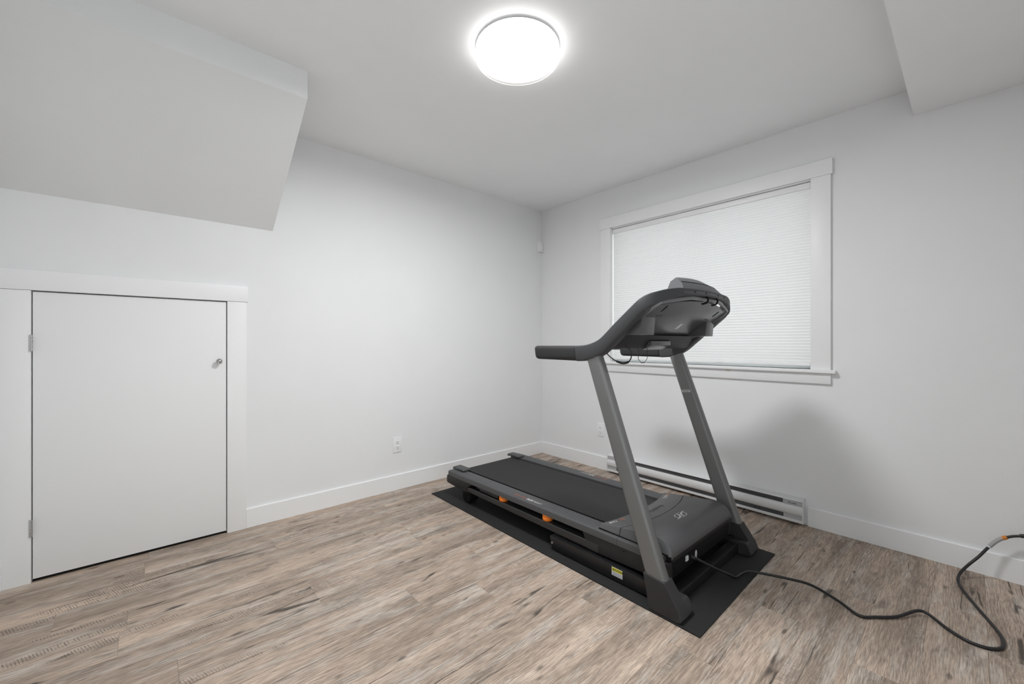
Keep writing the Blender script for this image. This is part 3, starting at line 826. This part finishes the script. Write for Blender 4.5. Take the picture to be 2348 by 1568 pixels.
# --- uprights and feet
def rrect(cx, cy, hx, hy, r, z, n=5):
    pts = []
    for (sx_, sy_, a0) in ((1, 1, 0), (-1, 1, 90), (-1, -1, 180), (1, -1, 270)):
        for k in range(n + 1):
            a = math.radians(a0 + 90 * k / n)
            pts.append((cx + sx_ * (hx - r) + r * math.cos(a), cy + sy_ * (hy - r) + r * math.sin(a), z))
    return pts
for s in (-1, 1):
    secs = []
    for (z, y, hy) in ((0.05, -2.055, 0.046), (0.13, -2.041, 0.046), (0.55, -1.893, 0.043), (1.00, -1.735, 0.040), (1.052, -1.7165, 0.039)):
        secs.append(rrect(A(s * 0.401), y, 0.0265, hy, 0.019, z))
    up = loft('upright', secs, 'upright', tm, smooth=40)
    if s > 0:
        # spec label on the inner face of the far upright
        x = A(0.401) - 0.0268
        zc, yc = 0.828, -1.7925
        d_ = Vector((0, -1, 0)); u_ = Vector((0, 0.337, 0.94)).normalized()
        d2_ = Vector((0, -0.99, 0.10)).normalized()
        def q(f, g): 
            p_ = Vector((x, yc, zc)) + d2_ * f + u_ * g
            return (p_.x, p_.y, p_.z)
        V = [q(-0.024, -0.0065), q(0.024, -0.0065), q(0.024, 0.0065), q(-0.024, 0.0065)]
        lab = build('spec_label', V + [(v[0] - 0.0004, v[1], v[2]) for v in V], [(0, 1, 2, 3), (4, 5, 6, 7), (0, 1, 5, 4), (1, 2, 6, 5), (2, 3, 7, 6), (3, 0, 4, 7)], 'sticker', up)
        V = [q(-0.020, -0.002), q(0.020, -0.002), q(0.020, 0.002), q(-0.020, 0.002)]
        build('label_print', [(v[0] - 0.0006, v[1], v[2]) for v in V], [(0, 1, 2, 3)], 'ink_dark', lab)
    # moulded foot cover; the profile leans like the upright and runs out into a toe
    prof = [(-1.988, 0.148), (-2.004, 0.075), (-2.014, 0.012), (-2.020, MZ + 0.0005), (-2.135, MZ + 0.0005), (-2.152, 0.012), (-2.157, 0.022), (-2.141, 0.062), (-2.130, 0.074), (-2.115, 0.098), (-2.095, 0.124), (-2.086, 0.140)]
    lo, hi = (A(-0.433), A(-0.369)) if s < 0 else (A(0.369), A(0.433))
    ft = prism('foot_cover', prof, 'x', lo, hi, 'foot', tm, bevel=0.011, segs=4)
    toe = [(-2.050, 0.010), (-2.050, 0.066), (-2.100, 0.072), (-2.128, 0.072), (-2.139, 0.064), (-2.157, 0.022), (-2.152, 0.012), (-2.140, MZ + 0.0005), (-2.056, MZ + 0.0005)]
    lo, hi = (A(-0.372), A(-0.327)) if s < 0 else (A(0.327), A(0.372))
    prism('toe_block', toe, 'x', lo, hi, 'foot', tm, bevel=0.008, segs=4)

# --- handrails
for s in (-1, 1):
    secs = []
    for (y, hz, hx) in ((-1.336, 0.020, 0.012), (-1.338, 0.028, 0.018), (-1.343, 0.033, 0.0225), (-1.352, 0.0355, 0.025), (-1.50, 0.0362, 0.0255), (-1.618, 0.0370, 0.026)):
        base = rrect(0, 0, hx, hz, min(hx, hz) * 0.75, 0)
        lean = 0.0
        secs.append([(A(s * 0.401) + p[0], y - (p[1] < 0) * 0.0 - 0.012 * (-p[1] / 0.036) * 0.5, 1.0585 + p[1]) for p in base])
    loft('handrail', secs, 'grip', tm, smooth=45)

# --- arms and wrap-around console frame, one continuous moulding
def section(Tp, Bp, iT, iB):
    """eight-point chamfered section from outer-top, outer-bottom, inner-bottom, inner-top"""
    c = [Vector(Tp), Vector(Bp), Vector(iB), Vector(iT)]
    out = []
    for i in range(4):
        p, nx, pv = c[i], c[(i + 1) % 4], c[i - 1]
        out.append(p + (pv - p) * 0.11)
        out.append(p + (pv + nx - 2 * p) * 0.032)
        out.append(p + (nx - p) * 0.10)
    return out
half = []
arm = [((-1.618, 1.0955), (-1.630, 1.0210)), ((-1.650, 1.0965), (-1.662, 1.0220)), ((-1.690, 1.1010), (-1.705, 1.0290)), ((-1.730, 1.1120), (-1.745, 1.0440)),
       ((-1.765, 1.1290), (-1.782, 1.0650)), ((-1.800, 1.1570), (-1.825, 1.1010)), ((-1.844, 1.1960), (-1.872, 1.1420)), ((-1.890, 1.2340), (-1.920, 1.1850)), ((-1.930, 1.2670), (-1.958, 1.2190)), ((-1.962, 1.2920), (-1.988, 1.2450))]
for (ty, tz), (by, bz) in arm:
    half.append(((-0.431, ty, tz), (-0.431, by, bz), (-0.371, ty, tz), (-0.371, by, bz)))
band = [((0.423, -1.984, 1.308), (0.421, -2.005, 1.260), (0.377, -1.975, 1.306), (0.378, -1.992, 1.258)),
        ((0.410, -2.006, 1.318), (0.408, -2.019, 1.269), (0.366, -1.988, 1.316), (0.372, -2.003, 1.267)),
        ((0.385, -2.026, 1.327), (0.384, -2.032, 1.279), (0.350, -2.000, 1.325), (0.360, -2.016, 1.276)),
        ((0.345, -2.045, 1.337), (0.345, -2.047, 1.292), (0.325, -2.014, 1.335), (0.335, -2.030, 1.288)),
        ((0.290, -2.059, 1.346), (0.290, -2.061, 1.305), (0.280, -2.026, 1.344), (0.285, -2.044, 1.300)),
        ((0.233, -2.068, 1.351), (0.233, -2.069, 1.316), (0.228, -2.036, 1.350), (0.230, -2.052, 1.312)),
        ((0.120, -2.078, 1.354), (0.120, -2.080, 1.324), (0.118, -2.046, 1.353), (0.120, -2.064, 1.320)),
        ((0.000, -2.082, 1.355), (0.000, -2.084, 1.327), (0.000, -2.050, 1.354), (0.000, -2.068, 1.323))]
for b in band:
    half.append(tuple((-p[0], p[1], p[2]) for p in b))
def dense(stations, sub=3):
    cols = [catmull([st[i] for st in stations], sub) for i in range(4)]
    return list(zip(*cols))
half = dense(half)
full = half + [tuple(Vector((-p[0], p[1], p[2])) for p in h) for h in half[-2::-1]]
secs = [section(*[(A(p[0]), p[1], p[2]) for p in st]) for st in full]
loft('console_frame', secs, 'arm', tm, smooth=50)

# inner lip round the opening
lipL = [(-0.352, -1.835, 1.140), (-0.366, -1.900, 1.190), (-0.371, -1.965, 1.240), (-0.369, -2.000, 1.264), (-0.352, -2.026, 1.284), (-0.300, -2.038, 1.293), (-0.175, -2.061, 1.310), (-0.140, -2.064, 1.313)]
lip = lipL + [(-p[0], p[1], p[2]) for p in lipL[::-1]]
PN = Vector((0, 0.592, 0.806))
secs = []
for i, p in enumerate(lip):
    p = Vector(p); t = (Vector(lip[min(i + 1, len(lip) - 1)]) - Vector(lip[max(i - 1, 0)])).normalized()
    side = t.cross(PN).normalized()
    q0 = Vector((A(p.x), p.y, p.z))
    wv = 0.009
    secs.append([q0 + side * wv - PN * 0.001, q0 + side * wv * 0.4 - PN * 0.009, q0 - side * wv * 0.4 - PN * 0.009, q0 - side * wv - PN * 0.001, q0 - side * wv + PN * 0.014, q0 + side * wv + PN * 0.014])
loft('console_lip', secs, 'lip', tm, smooth=25)

# back panel of the console
O0 = Vector((A(0), -1.814, 1.124))
TU = Vector((0, -0.806, 0.592))
def pp(a, t, h=0.0):
    """a = sideways, t = distance up the tilted panel from its lower edge, h = towards the user"""
    return O0 + Vector((a, 0, 0)) + TU * t + PN * h
outR = [(0.0, -0.002), (0.12, 0.001), (0.22, 0.010), (0.30, 0.026), (0.345, 0.044), (0.360, 0.075), (0.374, 0.120), (0.384, 0.170), (0.386, 0.205), (0.376, 0.233), (0.352, 0.250), (0.290, 0.266), (0.220, 0.284), (0.120, 0.299), (0.0, 0.306)]
outline = catmull([(a, t, 0) for a, t in outR], 3)
outline = [(p.x, p.y) for p in outline]
outline = outline + [(-a, t) for a, t in outline[-2:0:-1]]
def panel_shell(name, scale_in, h0, h1, mat, bevel=0.0, cx=0.0, ct=0.15):
    pts = [(cx + (a - cx) * scale_in, ct + (t - ct) * scale_in) for a, t in outline]
    n_ = len(pts)
    V = [pp(a, t, h0) for a, t in pts] + [pp(a, t, h1) for a, t in pts]
    F = [tuple(range(n_)), tuple(range(2 * n_ - 1, n_ - 1, -1))] + [(i, (i + 1) % n_, n_ + (i + 1) % n_, n_ + i) for i in range(n_)]
    return build(name, V, F, mat, tm, smooth=40, bevel=bevel)
bp = panel_shell('console_back', 0.985, 0.0, 0.006, 'panel', bevel=0.002)
panel_shell('console_face', 0.95, 0.007, 0.045, 'dark_plastic')
def panel_box(name, a0, a1, t0, t1, h0, h1, mat, par, skew=0.0):
    V = [pp(a0, t0, h0), pp(a1, t0, h0), pp(a1 + skew, t1, h0), pp(a0 + skew, t1, h0), pp(a0, t0, h1), pp(a1, t0, h1), pp(a1 + skew, t1, h1), pp(a0 + skew, t1, h1)]
    return build(name, V, [(0, 1, 2, 3), (4, 5, 6, 7), (0, 1, 5, 4), (1, 2, 6, 5), (2, 3, 7, 6), (3, 0, 4, 7)], mat, par)
st = panel_box('back_sticker', 0.036, 0.064, 0.096, 0.138, -0.0008, 0.0, 'sticker', bp)
for s in (-1, 1):
    panel_box('vent_slot', s * 0.273 - 0.0055, s * 0.273 + 0.0055, 0.211, 0.252, -0.0008, 0.001, 'black', bp)
    panel_box('vent_slot', s * 0.235 - 0.003, s * 0.235 + 0.003, 0.180, 0.190, -0.0008, 0.001, 'black', bp)
    panel_box('vent_slot', s * 0.262 - 0.003, s * 0.262 + 0.003, 0.178, 0.188, -0.0008, 0.001, 'black', bp)
    # speaker box
    x0, x1 = (A(-0.374), A(-0.262)) if s < 0 else (A(0.280), A(0.374))
    prism('speaker_box', [(-1.838, 1.1445), (-1.944, 1.1455), (-1.951, 1.2245), (-1.940, 1.2175)], 'x', x0, x1, 'panel', tm, bevel=0.002)
    cyl('panel_screw', (A(s * 0.245), -1.838, 1.135), 'z', 0.006, 0.014, 'black', tm, n=12)
# user side: screen
sb = panel_box('display_screen', -0.16, 0.16, 0.15, 0.27, 0.045, 0.050, 'screen', tm)

# lower tray and bracket
secs = []
for a in (-0.377, -0.372, -0.355, -0.30, -0.15, 0.0, 0.15, 0.30, 0.355, 0.372, 0.377):
    e = max(0.0, (abs(a) - 0.30) / 0.077)
    secs.append([(A(a), -1.858 + 0.01 * e, 1.146), (A(a), -1.828, 1.112 + 0.004 * e), (A(a), -1.806, 1.085 + 0.002 * e), (A(a), -1.790, 1.0775), (A(a), -1.735, 1.080), (A(a), -1.705, 1.088), (A(a), -1.715, 1.098), (A(a), -1.800, 1.148)])
loft('lower_tray', secs, 'dark_plastic', tm, smooth=40)
prism('tray_bracket', [(-1.842, 1.1185), (-1.842, 1.0965), (-1.792, 1.0735), (-1.745, 1.0735), (-1.745, 1.110)], 'x', A(-0.106), A(0.092), 'panel', tm, bevel=0.0015)

# display housing on top of the frame
def disp(a, y, z, hw):
    u = a
    k = u * u
    return (A(hw * u), y + 0.016 * k, z - 0.003 * k)
rowsd = [(-2.084, 1.3290, 0.236), (-2.087, 1.3330, 0.238), (-2.083, 1.3430, 0.224), (-2.054, 1.3840, 0.187), (-2.042, 1.3945, 0.180), (-2.010, 1.4170, 0.142), (-1.990, 1.4200, 0.118), (-1.965, 1.4050, 0.118), (-1.955, 1.3700, 0.128), (-1.975, 1.3450, 0.165), (-2.030, 1.3400, 0.226)]
N_ = 18
secs = []
for i in range(N_ + 1):
    u = -1 + 2 * i / N_
    secs.append([disp(u, y, z, hw) for (y, z, hw) in rowsd])
dh = loft('display_housing', secs, 'housing', tm, smooth=28)
# seam line and screw holes in the housing flange
secs = []
for i in range(N_ + 1):
    u = -1 + 2 * i / N_
    p0 = Vector(disp(u, -2.0480, 1.3895, 0.1835))
    secs.append([p0 + Vector((0, 0.0012, 0.0016)), p0 + Vector((0, -0.0022, 0.0006)), p0 + Vector((0, -0.0018, -0.0012))])
loft('housing_seam', secs, 'black', dh, smooth=0, cap=False, closed=False)
for u in (-0.62, -0.18, 0.42, 0.82):
    p0 = Vector(disp(u, -2.0850, 1.3380, 0.231))
    box('screw_slot', p0.x - 0.003, p0.x + 0.003, p0.y - 0.0015, p0.y + 0.002, p0.z - 0.004, p0.z + 0.004, 'black', dh)

# cable clips on the lip, wires under the console
for a in (-0.025, 0.082):
    pts = [(A(a) + 0.004, -2.072, 1.328), (A(a), -2.086, 1.316), (A(a), -2.082, 1.300), (A(a) - 0.002, -2.066, 1.293), (A(a) - 0.003, -2.058, 1.294)]
    tube('cable_clip', pts, 0.0042, 'black', tm, n=8, sub=4)
tube('wire_loop', [(A(-0.376), -1.766, 1.075), (A(-0.385), -1.778, 1.058), (A(-0.370), -1.792, 1.038), (A(-0.340), -1.806, 1.020), (A(-0.315), -1.822, 1.014), (A(-0.285), -1.830, 1.022), (A(-0.262), -1.828, 1.046), (A(-0.258), -1.822, 1.070), (A(-0.275), -1.812, 1.088), (A(-0.305), -1.800, 1.094)],
     lambda t: 0.0052 if 0.30 < t < 0.55 else 0.0026, 'cord', tm, n=8, sub=6)
tube('wire_hook', [(A(-0.150), -1.795, 1.085), (A(-0.148), -1.795, 1.030), (A(-0.120), -1.795, 1.008), (A(-0.090), -1.795, 1.008), (A(-0.062), -1.795, 1.030), (A(-0.058), -1.795, 1.085)], 0.0014, 'cord', tm, n=6, spline=False)

# ================================================================== POWER CORD
pc = thing('power_cord', 'black power cord snaking from the treadmill over the floor to the right', 'cord', (-0.70, -2.55, 0.0))
R = 0.0058
path = [(A(-0.140), -2.058, 0.138), (A(-0.125), -2.072, 0.131), (A(-0.075), -2.099, 0.098), (A(-0.02), -2.127, 0.064), (A(0.035), -2.154, 0.033), (A(0.066), -2.169, 0.0150), (A(0.085), -2.175, 0.0135), (A(0.126), -2.182, 0.016), (A(0.160), -2.203, 0.020), (-0.825, -2.262, 0.020),
        (-0.795, -2.345, 0.022), (-0.785, -2.430, 0.026), (-0.815, -2.530, 0.016), (-0.852, -2.605, 0.0065), (-0.815, -2.652, 0.007), (-0.750, -2.708, 0.008), (-0.664, -2.758, 0.018), (-0.655, -2.790, 0.018), (-0.700, -2.845, 0.008), (-0.737, -2.900, 0.006), (-0.735, -2.948, 0.006), (-0.700, -2.979, 0.006), (-0.640, -2.986, 0.006),
        (-0.560, -2.970, 0.006), (-0.420, -2.924, 0.006), (-0.280, -2.880, 0.007), (-0.205, -2.866, 0.012), (-0.150, -2.872, 0.028), (-0.110, -2.895, 0.058), (-0.085, -2.930, 0.105), (-0.070, -2.960, 0.155), (-0.062, -2.990, 0.197), (-0.060, -3.025, 0.224), (-0.060, -3.062, 0.240), (-0.060, -3.120, 0.262), (-0.056, -3.180, 0.300), (-0.046, -3.225, 0.345)]
cbl = tube('cable', path, R, 'cord', pc, n=10, sub=8)
lathe('plug', (-0.062, -3.235, 0.365), 'x', [(0.0, 0.0), (0.010, 0.0), (0.015, 0.006), (0.017, 0.016), (0.017, 0.053), (0.0, 0.0535)], 'cord', pc, n=20)
tube('strain_relief', [(A(-0.140), -2.059, 0.138), (A(-0.136), -2.074, 0.134)], 0.0095, 'cord', pc, n=12, spline=False)
tube('connector', [(-0.060, -3.054, 0.237), (-0.060, -3.090, 0.250)], 0.0085, 'cord', pc, n=12, spline=False)
# wrapped tag: orange ends, white barcode sleeve
cpath = catmull(path, 8)
def near(y0, y1):
    return [p for p in cpath if y1 <= p.y <= y0 and p.z > 0.09]
sl_ = near(-2.958, -3.010)
tg = tube('barcode_tag', sl_, R + 0.0022, 'sticker', pc, n=12, spline=False)
for (a, b) in ((-2.999, -3.016), ):
    q_ = near(a, b)
    if len(q_) > 1:
        tube('orange_tag_end', q_, R + 0.0030, 'cord_orange', pc, n=12, spline=False)
for i in range(1, len(sl_) - 2):
    d_ = (sl_[i + 1] - sl_[i])
    for f in (0.1, 0.5):
        tube('barcode_bar', [sl_[i] + d_ * f, sl_[i] + d_ * (f + 0.18)], R + 0.0026, 'ink_dark', tg, n=12, spline=False)
